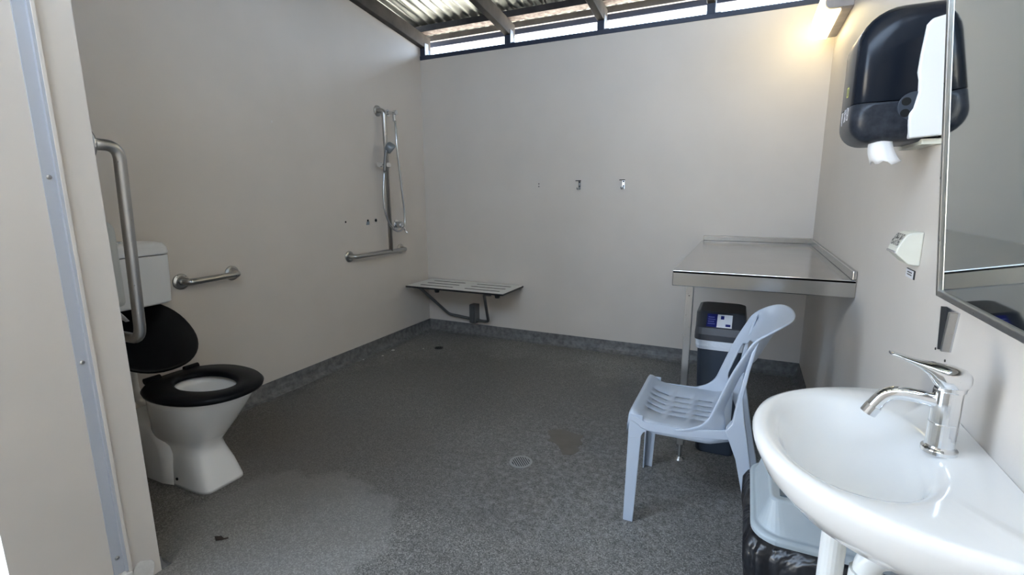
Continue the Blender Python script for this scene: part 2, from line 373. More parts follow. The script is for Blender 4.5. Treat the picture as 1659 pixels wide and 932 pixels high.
# ------------------------------------------------------------------ grab rails
def flange(parent, p, n, r=.040):
    b = B(); p, n = Vector(p), Vector(n); tube(b, [p, p + n * .006, p + n * .012], [r, r, r * .72], 24); return put(obj('flange', b, STEEL, smooth=False, bev=.002), parent)
t = thing('grab_rail', 'short steel grab rail on the left wall beside the toilet cistern', 'grab rail', (0, -1.98, .775))
put(obj('bar', tube(B(), round_path([(0, -2.115, .776), (.065, -2.115, .776), (.065, -1.842, .779), (0, -1.842, .779)], .035), .016, 14), STEEL, smooth=True), t)
flange(t, (0, -2.115, .776), (1, 0, 0)); flange(t, (0, -1.842, .779), (1, 0, 0))
t = thing('grab_rail', 'long L-shaped steel grab rail behind the partition edge beside the toilet', 'grab rail', (.5, -2.813, .75))
put(obj('bar', tube(B(), round_path([(.852, -2.813, 1.342), (.846, -2.733, 1.342), (.812, -2.733, .748), (.16, -2.733, .748), (.16, -2.813, .748)], .05, 8), .0165, 16), STEEL, smooth=True), t)
flange(t, (.852, -2.813, 1.342), (0, 1, 0)); flange(t, (.16, -2.813, .748), (0, 1, 0))
t = thing('shower_grab_rail', 'T-shaped steel grab rail carrying the hand shower on the left wall', 'grab rail', (0, -.6, .76))
put(obj('horizontal_bar', tube(B(), round_path([(0, -.952, .765), (.06, -.952, .765), (.06, -.376, .762), (0, -.376, .762)], .035), .016, 14), STEEL, smooth=True), t)
put(obj('vertical_bar', tube(B(), round_path([(.06, -.565, .765), (.06, -.567, 1.80), (0, -.567, 1.80)], .05, 8), .0165, 14), STEEL, smooth=True), t)
flange(t, (0, -.952, .765), (1, 0, 0)); flange(t, (0, -.376, .762), (1, 0, 0)); flange(t, (0, -.567, 1.80), (1, 0, 0))

# hand shower: outlet elbow, hose, slider, handset
t = thing('hand_shower', 'chrome hand shower with looping hose hung on the vertical rail', 'shower', (0, -.5, 1.4))
b = B(); cyl(b, (0, -.452, 1.80), (.008, -.452, 1.80), .026, 20); cyl(b, (.008, -.452, 1.80), (.075, -.452, 1.80), .013, 16); cyl(b, (.06, -.452, 1.806), (.06, -.452, 1.735), .012, 14); cyl(b, (.06, -.452, 1.80), (.085, -.452, 1.80), .018, 16)
put(obj('wall_elbow', b, CHROME, smooth=False, bev=.002), t)
hp = spline([(.07, -.452, 1.74), (.09, -.472, 1.55), (.09, -.442, 1.265), (.09, -.418, 1.05), (.095, -.432, .955), (.10, -.505, .915), (.10, -.585, .945), (.095, -.645, 1.04), (.092, -.66, 1.17), (.095, -.640, 1.36)], 10)
put(obj('hose', tube(B(), hp, .0075, 8), DULLCHROME, smooth=True), t)
b = B(); cyl(b, (.06, -.545, 1.41), (.06, -.592, 1.41), .024, 20); cyl(b, (.06, -.592, 1.41), (.06, -.64, 1.41), .012, 14); cyl(b, (.06, -.628, 1.41), (.06, -.652, 1.41), .019, 16); cyl(b, (.06, -.60, 1.41), (.098, -.60, 1.41), .016, 14)
put(obj('slider_clamp', b, CHROME, bev=.002), t)
put(obj('handset_grip', tube(B(), spline([(.10, -.640, 1.36), (.104, -.636, 1.43), (.112, -.628, 1.50), (.122, -.616, 1.53)], 6), .0115, 12), BENCHSTEEL, smooth=True), t)
b = B(); tube(b, [(.108, -.620, 1.550), (.114, -.614, 1.544), (.136, -.594, 1.520), (.142, -.588, 1.513)], [.022, .036, .040, .034], 22); put(obj('shower_head', b, mat('grey_spray_face', (.22, .25, .27), .3, .4), smooth=True), t)
t = thing('shower_mixer', 'round chrome shower mixer tap on the left wall inside the hose loop', 'tap', (0, -.41, .955))
b = B(); tube(b, [(0, -.41, .958), (.006, -.41, .958), (.012, -.41, .958)], [.042, .042, .034], 28); put(obj('wall_plate', b, CHROME, bev=.001), t)
b = B(); tube(b, [(.008, -.41, .958), (.05, -.41, .958), (.058, -.41, .958)], [.026, .026, .020], 22); put(obj('knob', b, DULLCHROME), t)
put(obj('lever', tube(B(), spline([(.05, -.41, .950), (.062, -.395, .93), (.070, -.385, .905), (.085, -.382, .890)], 5), [.009] * 14 + [.007] * 2, 10), CHROME, smooth=True), t)

# ------------------------------------------------------------------ robe hooks
for x, lab in ((1.383, 'small worn metal robe hook nearest the screw holes on the back wall'), (1.709, 'small worn metal robe hook nearest the steel table on the back wall')):
    t = thing('robe_hook', lab, 'hook', (x, 0, 1.255)); t['group'] = 'robe hooks on the back wall'
    o = put(obj('back_plate', box(B(), x - .010, x + .010, -.004, 0, 1.222, 1.290), DULLCHROME, bev=.001), t)
    put(obj('top_arm', box(B(), x - .026, x + .012, -.022, -.003, 1.284, 1.290), DARKMETAL, bev=.001), t)
    put(obj('hook_arm', tube(B(), spline([(x, -.003, 1.236), (x - .006, -.026, 1.224), (x - .010, -.034, 1.238)], 5), .005, 10), DULLCHROME, smooth=True), t)
    for z in (1.276, 1.246): put(obj('screw', cyl(B(), (x + .001, -.003, z), (x + .001, -.006, z), .005, 10), HOLE), t)

# ------------------------------------------------------------------ toilet (faces +x, against the left wall)
TY = -2.405
t = thing('toilet', 'white ceramic toilet with black seat behind the partition', 'toilet', (.45, TY, 0))
def sec(xb, xf, hw, z, e=2.6, n=44, front=0): return sell((xb + xf) / 2, TY, (xf - xb) / 2, hw, z, e, n, front)
b = B()
loft(b, [sec(.10, .632, .098, 0, 7), sec(.10, .630, .097, .012, 7), sec(.12, .600, .092, .08, 5.5), sec(.15, .572, .085, .135, 4), sec(.20, .566, .088, .172, 2.8),
         sec(.24, .61, .110, .215, 2.3), sec(.28, .665, .137, .28, 2.2), sec(.30, .715, .158, .345, 2.2), sec(.32, .752, .172, .395, 2.2), sec(.32, .765, .178, .418, 2.2), sec(.325, .762, .174, .424, 2.2),
         sec(.42, .715, .115, .424, 2.1), sec(.43, .70, .108, .40, 2.1), sec(.44, .68, .10, .34, 2.1), sec(.46, .64, .075, .27, 2.0), sec(.50, .60, .03, .235, 2.0)])
put(obj('pan', b, CERAMIC, smooth=True), t)
b = B(); pts = rrect(.07, .43, 0, .27, (.004, .004, .15, .08), 8)
loft(b, [[(.72 * (x - .23) + .23, TY + d * k, .86 * z) for x, z in pts] if k > .105 else [(x, TY + d * k, z) for x, z in pts] for d, k in ((-1, .110), (-1, .098), (1, .098), (1, .110))])
put(obj('trap', b, CERAMIC, smooth=True), t)
b = B(); cyl(b, (.455, TY - .090, .035), (.455, TY - .0985, .035), .006, 12); put(obj('bolt_cap', b, HOLE), t)
# seat ring
def seatring(xc, rx, ry, z, e): return sell(xc, TY, rx, ry, z, e, 48, .05)
b = B(); loft(b, [seatring(.575, .145, .092, .432, 2), seatring(.57, .232, .190, .428, 2.25), seatring(.57, .236, .194, .440, 2.25), seatring(.57, .226, .184, .452, 2.25), seatring(.575, .155, .105, .454, 2), seatring(.575, .143, .092, .445, 2), seatring(.575, .145, .092, .432, 2)], False, False)
put(obj('seat', b, BLACKSEAT, smooth=True), t)
for dy in (-.08, .08): put(obj('hinge', cyl(B(), (.352, TY + dy - .03, .452), (.352, TY + dy + .03, .452), .013, 14), BLACKSEAT), t)
# raised lid leaning back under the cistern
th = math.radians(51); L_ = .42
b = B(); rings = []
for off, sc in ((.0, .97), (.004, 1.0), (.014, 1.0), (.019, .95)):
    r = []
    for k in range(44):
        a = 2 * PI * k / 44; c, s2 = math.cos(a), math.sin(a)
        u = .5 * L_ + .5 * L_ * sc * math.copysign(abs(c) ** .9, c); v = .19 * sc * math.copysign(abs(s2) ** .9, s2)
        r.append((.352 - u * math.sin(th) + off * math.cos(th), TY + v, .462 + u * math.cos(th) + off * math.sin(th)))
    rings.append(r)
put(obj('lid', loft(b, rings), BLACKSEAT, smooth=True, bev=.002), t)
# cistern above, flush pipe behind
b = B(); loft(b, [sell(.083, TY, rx, ry, z, 6, 40) for z, rx, ry in ((.715, .070, .150), (.722, .077, .161), (.80, .080, .166), (.935, .082, .170))]); cs = put(obj('cistern', b, CISTERN, smooth=False, bev=.004), t)
b = B(); loft(b, [sell(.083, TY, rx, ry, z, 6, 40) for z, rx, ry in ((.938, .083, .172), (.952, .083, .173), (.972, .082, .168), (.988, .074, .156), (.995, .06, .135))]); put(obj('cistern_lid', b, CISTERN, smooth=False, bev=.006), t)
b = B(); cyl(b, (.085, TY, .995), (.085, TY, 1.004), .022, 20, .018); put(obj('flush_button', b, DULLCHROME), t)
put(obj('flush_pipe', tube(B(), round_path([(.035, TY, .72), (.035, TY, .30), (.12, TY, .27)], .05), .022, 14), PVC, smooth=True), t)

# toilet paper dispenser on the inner face of the partition
t = thing('toilet_paper_dispenser', 'grey-white toilet paper dispenser mostly hidden behind the partition and vertical rail', 'dispenser', (.56, -2.813, .84))
b = B(); prism(b, rrect(.40, .70, .84, 1.118, (.02, .02, .04, .04)), 'y', -2.813, -2.700); put(obj('casing', b, mat('grey_white_casing', (.56, .58, .57), .4), bev=.012, seg=3), t)
b = B(); cyl(b, (.655, -2.700, 1.085), (.655, -2.692, 1.085), .009, 14); put(obj('lock', b, WHITEPLASTIC), t)
b = B(); rows = [[(.69 - .02 * j + .004 * math.sin(j * 2 + k), -2.735 + .012 * k + .004 * math.sin(3 * j), .842 - .018 * k - .006 * (j % 2)) for j in range(8)] for k in range(4)]
V = [[b.verts.new(p) for p in r] for r in rows]
for a_, c2 in zip(V, V[1:]):
    for k in range(7): b.faces.new((a_[k], a_[k + 1], c2[k + 1], c2[k]))
o = put(obj('paper', b, PAPER, smooth=True), t); s = o.modifiers.new('s', 'SOLIDIFY'); s.thickness = .001

# ------------------------------------------------------------------ floor drains, damp patch, leaf
def drain(x, y, r, lab, n):
    t = thing('floor_drain', lab, 'drain', (x, y, 0))
    b = B(); lathe(b, [(r, -.004), (r, .003), (r * .80, .0035), (r * .78, .001), (r * .78, -.004)], (x, y), 32); put(obj('rim', b, DRAINGREY if n > 6 else DARKMETAL), t)
    b = B(); lathe(b, [(r * .79, .0005), (r * .79, .0015)], (x, y), 32); put(obj('opening', b, HOLE), t)
    for k in range(n):
        d = (k - (n - 1) / 2) * 2 * r * .74 / n; h = math.sqrt(max((r * .79) ** 2 - d * d, 0)); b = B(); ca, sa = math.cos(.75), math.sin(.75)
        wd = r * .05; p = [(-wd, -h), (wd, -h), (wd, h), (-wd, h)]
        prism(b, [(x + (d + q[0]) * ca - q[1] * sa, y + (d + q[0]) * sa + q[1] * ca) for q in p], 'z', .001, .0035); put(obj('grate_bar', b, DRAINGREY if n > 6 else DARKMETAL), t)
drain(1.68, -1.727, .052, 'round grated floor drain in the middle of the floor', 8)
drain(.401, -.466, .034, 'small dark floor drain under the shower', 4)
b = B(); out = [(-.055, .10), (-.02, .115), (.03, .10), (.075, .095), (.10, .10), (.095, .06), (.115, .03), (.105, 0), (.12, -.03), (.10, -.065), (.055, -.075), (.035, -.05), (.015, -.02), (-.02, -.005), (-.055, 0), (-.045, .025), (-.07, .05), (-.085, .075)]
prism(b, [(1.77 + x * 1.0 + random.uniform(-.004, .004), -1.49 + y * 1.25 + random.uniform(-.004, .004)) for x, y in out], 'z', -.001, .0012); tag(obj('damp_patch', b, PUDDLE), 'irregular brown damp patch on the floor beside the round drain', 'puddle')
b = B(); prism(b, [(.895, -2.640), (.915, -2.628), (.935, -2.632), (.945, -2.622), (.93, -2.640), (.915, -2.650)], 'z', 0, .006); tag(obj('dead_leaf', b, LEAF, bev=.001), 'tiny dead brown leaf on the floor in front of the toilet', 'leaf')
b = B()

for x, y, r in ((.105, -.66, .016), (.12, -.80, .010), (.045, -.93, .012), (.30, -.53, .008)):
    b = B(); prism(b, [(x + r * math.cos(a) * random.uniform(.6, 1.1), y + r * math.sin(a) * random.uniform(.6, 1.1)) for a in [2 * PI * k / 8 for k in range(8)]], 'z', 0, .0012); tag(obj('paint_flake', b, PLASTER, floor), 'pale paint flake on the floor')
# ------------------------------------------------------------------ stacking plastic chair (faces -x)
t = thing('plastic_chair', 'pale blue-grey moulded plastic chair with slotted seat and open back', 'chair', (2.40, -1.722, 0))
CYc = -1.725
sx0, sx1 = 2.215, 2.525
hs = []
for i, xa in enumerate((2.242, 2.324, 2.405)):
    for j in range(5):
        yy = (j - 2) * .046; hs.append((xa, xa + .051, yy - .0045, yy + .0045))
xs = sorted({2.190, 2.194, 2.20, 2.212, 2.228, 2.31, 2.39, 2.47, sx1, *[h[0] for h in hs], *[h[1] for h in hs]}); ys = sorted({-.207, -.203, -.196, -.182, -.15, 0.02, .15, .182, .196, .203, .207, *[h[2] for h in hs], *[h[3] for h in hs]})
def seat_z(x, y):
    u = min(max((x - 2.205) / .06, 0), 1); z = .436 - .032 * u * u * (3 - 2 * u)
    z -= .012 * max(0, 1 - (y / .19) ** 2) * max(0, min(1, (x - 2.2) * 12))
    if x > 2.44: z += .022 * ((x - 2.44) / .085) ** 2
    if x < 2.199: z -= .008
    if x < 2.192: z -= .034
    q = abs(y)
    if q > .19: z -= .003
    if q > .20: z -= .008
    if q > .205: z -= .026
    return z
b = slotted(B(), xs, ys, hs, seat_z)
for v in b.verts: v.co.y += CYc
o = put(obj('seat', b, CHAIR, smooth=True), t); s = o.modifiers.new('s', 'SOLIDIFY'); s.thickness = .005; s.offset = -1
# backrest: wrapped shell with a large opening
prof = [(.392, 2.33), (.400, 2.37), (.412, 2.405), (.43, 2.435), (.454, 2.457), (.53, 2.483), (.60, 2.507), (.65, 2.528), (.71, 2.557), (.755, 2.580), (.787, 2.602), (.80, 2.616)]
def fx(z):
    for (z0_, x0_), (z1_, x1_) in zip(prof, prof[1:]):
        if z <= z1_: return x0_ + (x1_ - x0_) * (z - z0_) / (z1_ - z0_)
    return prof[-1][1]
b = B(); na = 28; am = math.radians(84); zs = [.393, .402, .415, .43, .455, .48, .51, .54, .57, .60, .625, .645, .665, .69, .715, .74, .76, .775, .788, .797]
V = {}
for i, z in enumerate(zs):
    for k in range(na + 1):
        a = -am + 2 * am * k / na; q = abs(a) / am; hw = .2065 - .02 * (z - .40); fr = max(0, (z - .395) / .402)
        zz = z - fr ** 3 * .045 * q ** 4
        D = .090 * (1 - .25 * fr) if z > .46 else (2.512 - fx(z)) / .395; y = CYc + hw * math.sin(a) / math.sin(am); x = fx(zz) + D * (math.cos(a) - math.cos(am))
        if fr > .9: x += .022 * ((fr - .9) / .1) ** 2
        V[i, k] = b.verts.new((x, y, zz))
for i in range(len(zs) - 1):
    for k in range(na):
        a = -am + 2 * am * (k + .5) / na; zc = (zs[i] + zs[i + 1]) / 2
        lim = math.radians(61) if zc < .60 else math.radians(61) * math.sqrt(max(0, 1 - ((zc - .60) / .062) ** 2)) if zc < .662 else 0
        if abs(a) < lim: continue
        b.faces.new([V[i, k], V[i, k + 1], V[i + 1, k + 1], V[i + 1, k]])
bmesh.ops.delete(b, geom=[v for v in b.verts if not v.link_faces], context='VERTS')
o = put(obj('backrest', b, CHAIR, smooth=True), t); s = o.modifiers.new('s', 'SOLIDIFY'); s.thickness = .008; s.offset = 0
ss = o.modifiers.new('ss', 'SUBSURF'); ss.levels = 1; ss.render_levels = 1
# L-section legs: (top corner, bottom corner, widths)
def leg(top, bot, wx0, wx1, wy0, wy1, sx, sy_):
    b = B(); rings = []
    for f in (0, .08, .5, 1):
        p = Vector(top).lerp(Vector(bot), f); wx = wx0 + (wx1 - wx0) * f; wy = wy0 + (wy1 - wy0) * f; th_ = .006
        pts = [(0, 0), (wx, 0), (wx, th_), (th_, th_), (th_, wy), (0, wy)]
        rings.append([(p.x + sx * q[0], p.y + sy_ * q[1], p.z) for q in pts])
    return put(obj('leg', loft(b, rings), CHAIR, bev=.002), t)
leg((2.197, CYc - .205, .425), (2.189, CYc - .207, 0), .048, .036, .046, .032, 1, 1)
leg((2.197, CYc + .205, .425), (2.189, CYc + .212, 0), .048, .036, .046, .032, 1, -1)
RL = [(2.588, .74), (2.568, .63), (2.556, .54), (2.566, .47), (2.578, .409), (2.592, .33), (2.615, .21), (2.662, 0), (2.626, 0), (2.577, .21), (2.549, .332), (2.522, .400), (2.512, .425), (2.530, .455), (2.540, .53), (2.552, .61), (2.570, .70)]
for s2 in (-1, 1):
    b = B(); ya, yb = CYc + s2 * .207, CYc + s2 * .172
    A_ = [b.verts.new((x, ya + s2 * .006 * (1 - z / .74) - s2 * .012 * max(0, z - .45) / .3, z)) for x, z in RL]; D_ = [b.verts.new((x, yb - s2 * .012 * max(0, z - .45) / .3, z)) for x, z in RL]
    b.faces.new(A_); b.faces.new(D_[::-1])
    for i in range(len(RL)): b.faces.new((A_[i], A_[(i + 1) % len(RL)], D_[(i + 1) % len(RL)], D_[i]))
    put(obj('leg', b, CHAIR, bev=.003), t)
    b = B(); pl = ((2.197, .330, .424), (2.238, .340, .412), (2.248, .362, .405), (2.262, .372, .403), (2.355, .375, .404), (2.42, .380, .408), (2.48, .388, .42), (2.525, .395, .43))
    out = [(x, z1) for x, z0_, z1 in pl] + [(x, z0_) for x, z0_, z1 in pl[::-1]]
    prism(b, out, 'y', CYc + s2 * .2005, CYc + s2 * .2065); put(obj('side_rail', b, CHAIR, bev=.002), t)

# ------------------------------------------------------------------ charcoal slim bin under the table
t = thing('slim_bin', 'tall charcoal bin with labelled lid and white liner under the steel table', 'bin', (2.46, -1.13, 0))
def frame(x0, x1, y0, y1, z, r=.03, seg=4): return [(x, y, z) for x, y in rrect(x0, x1, y0, y1, (r,) * 4, seg)]
b = B(); loft(b, [frame(2.385, 2.548, -1.285, -.985, 0), frame(2.382, 2.55, -1.288, -.982, .01), frame(2.362, 2.552, -1.295, -.965, .53), frame(2.360, 2.554, -1.297, -.963, .56)]); put(obj('body', b, BINDARK, smooth=False, bev=.002), t)
b = B(); loft(b, [frame(2.357, 2.556, -1.301, -.958, .505), frame(2.354, 2.559, -1.304, -.955, .52), frame(2.352, 2.561, -1.306, -.953, .565)]); put(obj('liner', b, WHITEBAG, smooth=False), t)
b = B(); loft(b, [frame(2.348, 2.564, -1.310, -.95, .548), frame(2.348, 2.564, -1.310, -.95, .575), frame(2.350, 2.56, -1.300, -.955, .605), frame(2.345, 2.553, -1.215, -.965, .652), frame(2.36, 2.54, -1.205, -.98, .658)]); ld = put(obj('lid', b, BINLID, smooth=False, bev=.003), t)
# lid label, printed panel on sloping front of the lid
def slope_quad(x0, x1, f0, f1, M, name, off=.002):
    a, c2 = Vector((0, -1.300, .605)), Vector((0, -1.215, .652)); n = Vector((0, -(c2 - a).z, (c2 - a).y)).normalized()
    b = B(); lo = []; 
    for f in (f0, f1):
        p = a.lerp(c2, f); lo.append(p)
    vv = []
    for o_ in (.0002, off):
        for x, p in ((x0, lo[0]), (x1, lo[0]), (x1, lo[1]), (x0, lo[1])): q = p + n * o_; vv.append(b.verts.new((x, q.y, q.z)))
    for fc in ((0, 1, 2, 3), (4, 5, 6, 7), (0, 1, 5, 4), (1, 2, 6, 5), (2, 3, 7, 6), (3, 0, 4, 7)): b.faces.new([vv[i] for i in fc])
    return obj(name, b, M, ld)
slope_quad(2.395, 2.438, .08, .95, BLUEINK, 'label_panel'); slope_quad(2.438, 2.50, .08, .95, WHITEINK, 'label_panel')
slope_quad(2.452, 2.466, .62, .85, BLUEINK, 'label_print', .003); slope_quad(2.474, 2.494, .15, .30, BLUEINK, 'label_print', .003)
for k in range(4): slope_quad(2.400, 2.430 - .004 * (k % 2), .25 + .15 * k, .30 + .15 * k, mat('pale_blue_print', (.16, .18, .42), .5), 'label_print', .003)

# ------------------------------------------------------------------ grey bin with black bag under the basin
t = thing('bagged_bin', 'grey-lidded bin wrapped in a black bag under the hand basin', 'bin', (2.74, -2.31, 0))
def bagring(g, z, ph, amp, n=64):
    base_ = rrect(2.590 - g, 2.880 + min(g, .015), -2.478 - g, -2.14 + g, (.06,) * 4, 15); out = []
    for k, (x, y) in enumerate(base_):
        d = Vector((x - 2.735, y + 2.31)); d.normalize(); w_ = amp * (math.sin(k * 1.1 + ph) + .6 * math.sin(k * 2.3 + 2 * ph))
        out.append((min(x + d.x * w_, 2.898), y + d.y * w_, z))
    return out
b = B(); loft(b, [bagring(-.055, 0, 0, .001), bagring(-.035, .06, .5, .003), bagring(-.02, .16, 1.1, .005), bagring(.0, .26, 1.6, .006), bagring(.016, .35, 2.2, .006), bagring(.020, .41, 2.6, .004), bagring(.010, .437, 2.9, .002), bagring(-.006, .440, 3, .001)])
put(obj('bag', b, BAG, smooth=True), t)
def lr(x0, x1, y0, y1, z, r): return [(x, y, z) for x, y in rrect(x0, x1, y0, y1, (r,) * 4, 8)]
b = B(); loft(b, [lr(2.585, 2.885, -2.485, -2.135, .432, .06), lr(2.583, 2.887, -2.487, -2.133, .448, .06), lr(2.588, 2.882, -2.482, -2.138, .454, .058), lr(2.597, 2.874, -2.473, -2.147, .455, .055), lr(2.600, 2.870, -2.470, -2.150, .463, .052), lr(2.617, 2.855, -2.447, -2.173, .520, .02), lr(2.621, 2.851, -2.443, -2.177, .525, .018)])
ld = put(obj('lid', b, BINGREY, smooth=False, bev=.003), t)
b = B(); box(b, 2.638, 2.835, -2.428, -2.195, .5245, .5275); obj('swing_flap', b, FLAP, ld, bev=.001)

# ------------------------------------------------------------------ hand basin with tap and waste pipes
BY = -2.615
t = thing('hand_basin', 'white ceramic wall-hung hand basin with rounded front', 'basin', (W, BY, .70))
def dring(dx, hw, z, n=44, e=2.25, xb=W - .001):
    out = []
    for k in range(n):
        a = -PI / 2 + PI * k / (n - 1); c, s2 = math.cos(a), math.sin(a)
        out.append((xb - dx * max(abs(c), 1e-6) ** (2 / e), BY + hw * math.copysign(abs(s2) ** (2 / e), s2), z))
    return out
def blend(r, cx, cy, rx, ry, z, f=1.0):
    n = len(r); out = []
    for k in range(n):
        a = -PI / 2 + PI * k / (n - 1)
        out.append((cx - rx * math.cos(a * 2 * .5), cy + ry * math.sin(a), z))
    return out
# outer shell: rim outline down to the underside
b = B(); loft(b, [dring(.20, .16, .655), dring(.25, .205, .660), dring(.295, .25, .684), dring(.325, .273, .718), dring(.341, .286, .752), dring(.344, .289, .766), dring(.340, .286, .775), dring(.330, .279, .779)], True, False)
outer = [v for v in b.verts if abs(v.co.z - .779) < 1e-5]
# deck between rim outline and oval bowl edge, then bowl down to the waste
n = 44; xs_b = []
rim = sorted(outer, key=lambda v: v.index)
b.verts.ensure_lookup_table(); rim = b.verts[-n:]
loop_pts = [v.co.copy() for v in rim]
back = [(W - .001, BY + .279 - .558 * (k + 1) / 21, .779) for k in range(20)]
bv = [b.verts.new(p) for p in back]; ring0 = list(rim) + bv; N0 = len(ring0)
cen = Vector((2.716, BY)); 
def bowl_ring(rx, ry, z, cx=2.727, e=2.15):
    out = []; by = BY - .035 * min(1, max(0, (.765 - z) / .08))
    for v in ring0:
        d = Vector((v.co.x - cen.x, v.co.y - cen.y)); a = math.atan2(d.y / .22, d.x / .13); c, s2 = math.cos(a), math.sin(a)
        out.append(b.verts.new((cx + rx * math.copysign(abs(c) ** (2 / e), c), by + ry * math.copysign(abs(s2) ** (2 / e), s2), z)))
    return out
prev = ring0
for rx, ry, z, cx in ((.128, .206, .7775, 2.716), (.118, .192, .7735, 2.715), (.108, .176, .762, 2.714), (.099, .160, .742, 2.713), (.085, .135, .712, 2.712), (.06, .09, .688, 2.712), (.03, .04, .679, 2.712), (.018, .020, .677, 2.712)):
    cur = bowl_ring(rx, ry, z, cx)
    for k in range(N0): b.faces.new((prev[k], prev[(k + 1) % N0], cur[(k + 1) % N0], cur[k]))
    prev = cur
b.faces.new(prev)
# back face of the basin against the wall
put(obj('bowl', b, CERAMIC, smooth=True), t)
b = B(); cyl(b, (2.712, BY - .035, .6775), (2.712, BY - .035, .680), .019, 20); put(obj('waste_ring', b, CHROME), t)
t2 = thing('basin_mixer_tap', 'chrome lever mixer tap standing on the hand basin', 'tap', (2.84, BY, .779)); tx = 2.838
b = B(); lathe(b, [(.0245, .777), (.0245, .784), (.0205, .787), (.0195, .790), (.0195, .828), (.0191, .829), (.0191, .8296), (.0195, .8305), (.0195, .884), (.018, .886)], (tx, BY), 32); put(obj('body', b, CHROME, bev=.0008), t2)
sp_ = spline([(tx - .012, BY, .862), (2.80, BY, .867), (2.772, BY, .868), (2.755, BY, .859), (2.742, BY, .838), (2.738, BY, .829)], 6)
put(obj('spout', tube(B(), sp_, .0115, 18), CHROME, smooth=True), t2)
b = B(); tube(b, [(2.7435, BY, .8405), (2.736, BY, .826)], .0125, 18); put(obj('aerator', b, CHROME), t2)
b = B(); lathe(b, [(.019, .883), (.0205, .885), (.0205, .892), (.015, .895)], (tx + .002, BY), 28); hd = put(obj('handle_cap', b, CHROME, bev=.001), t2)
b = B(); rings = []
for x, z0_, z1_, hy in ((2.8615, .896, .914, .013), (2.857, .888, .919, .0195), (2.842, .884, .924, .0225), (2.826, .884, .926, .022), (2.816, .893, .927, .020), (2.806, .908, .928, .0185), (2.792, .919, .930, .0165), (2.775, .927, .934, .0145), (2.760, .933, .938, .012), (2.755, .9345, .938, .008)):
    z_, hz = (z0_ + z1_) / 2, (z1_ - z0_) / 2
    rings.append([(x, BY + hy * math.copysign(abs(math.cos(a)) ** .75, math.cos(a)), z_ + hz * math.copysign(abs(math.sin(a)) ** .75, math.sin(a))) for a in [2 * PI * k / 20 for k in range(20)]])
put(obj('lever', loft(b, rings), CHROME, smooth=True), t2)
t3 = thing('waste_pipe', 'white plastic trap and waste pipe below the hand basin', 'pipe', (2.71, BY, .4))
b = B(); cyl(b, (2.712, BY, .653), (2.712, BY, .36), .0205, 22); put(obj('tailpiece', b, PVC, smooth=False), t3)
b = B(); lathe(b, [(.022, .614), (.0275, .616), (.0285, .622), (.0285, .640), (.025, .650), (.02, .653)], (2.712, BY), 12); put(obj('nut', b, PVC), t3)
put(obj('trap_bend', tube(B(), round_path([(2.712, BY, .38), (2.712, BY, .30), (2.76, BY - .01, .30), (2.765, BY - .01, .56), (2.81, BY - .01, .575), (W, BY - .01, .575)], .035, 8), .0215, 18), PVC, smooth=True), t3)
b = B(); cyl(b, (2.7635, BY - .01, .49), (2.7645, BY - .01, .53), .027, 14); put(obj('nut', b, PVC), t3)
b = B(); cyl(b, (2.815, BY - .01, .575), (2.845, BY - .01, .575), .027, 14); put(obj('nut', b, PVC), t3)
b = B(); box(b, 2.86, W - .001, BY - .05, BY + .03, .54, .615); put(obj('wall_cover', b, PVC, bev=.005), t3)
t4 = thing('basin_bracket', 'cream metal bracket holding the basin to the wall', 'bracket', (2.88, BY - .12, .6))
b = B(); box(b, 2.80, W - .001, BY - .135, BY - .11, .605, .630); box(b, W - .008, W - .001, BY - .15, BY - .095, .54, .63); put(obj('bracket_arm', b, CREAM, bev=.003), t4)

# ------------------------------------------------------------------ tilted mirror
t = thing('tilted_mirror', 'large steel-framed mirror tilted forward above the basin', 'mirror', (2.877, -2.6, .997))
zb, ztp, yl, yr, xb, xt_ = .997, 1.90, -2.373, -2.86, 2.877, 2.792
def mq(y, f, off):
    dx, dz = xt_ - xb, ztp - zb; Ln = math.hypot(dx, dz); nx, nz = -dz / Ln, dx / Ln
    return Vector((xb + dx * f + nx * off, y, zb + dz * f + nz * off))
def mbox(ya, yb, fa, fb, o0, o1):
    b = B(); v = [b.verts.new(mq(y, f, o_)) for o_ in (o0, o1) for y, f in ((ya, fa), (yb, fa), (yb, fb), (ya, fb))]
    for fc in ((0, 1, 2, 3), (4, 5, 6, 7), (0, 1, 5, 4), (1, 2, 6, 5), (2, 3, 7, 6), (3, 0, 4, 7)): b.faces.new([v[i] for i in fc])
    return b
FW = .013; Hh = math.hypot(xt_ - xb, ztp - zb); ff = FW / Hh
put(obj('glass', mbox(yl - .004, yr + .004, .004, .996, -.006, .001), MIRROR), t)
put(obj('frame_side', mbox(yl, yl - FW * .8, 0, 1, -.016, .006), STEEL, bev=.002), t)
put(obj('frame_side', mbox(yr + FW * .8, yr, 0, 1, -.016, .006), STEEL, bev=.002), t)
put(obj('frame_bottom', mbox(yl - FW * .8, yr + FW * .8, 0, ff, -.016, .006), STEEL, bev=.002), t)
put(obj('frame_top', mbox(yl - FW * .8, yr + FW * .8, 1 - ff, 1, -.016, .006), STEEL, bev=.002), t)
for y in (yl - .05, yr + .05):
    for z, xx in ((1.02, 2.885), (1.85, 2.80)):
        b = B(); box(b, xx + .005, W - .001, y - .01, y + .01, z - .01, z + .01); put(obj('standoff', b, STEEL), t)

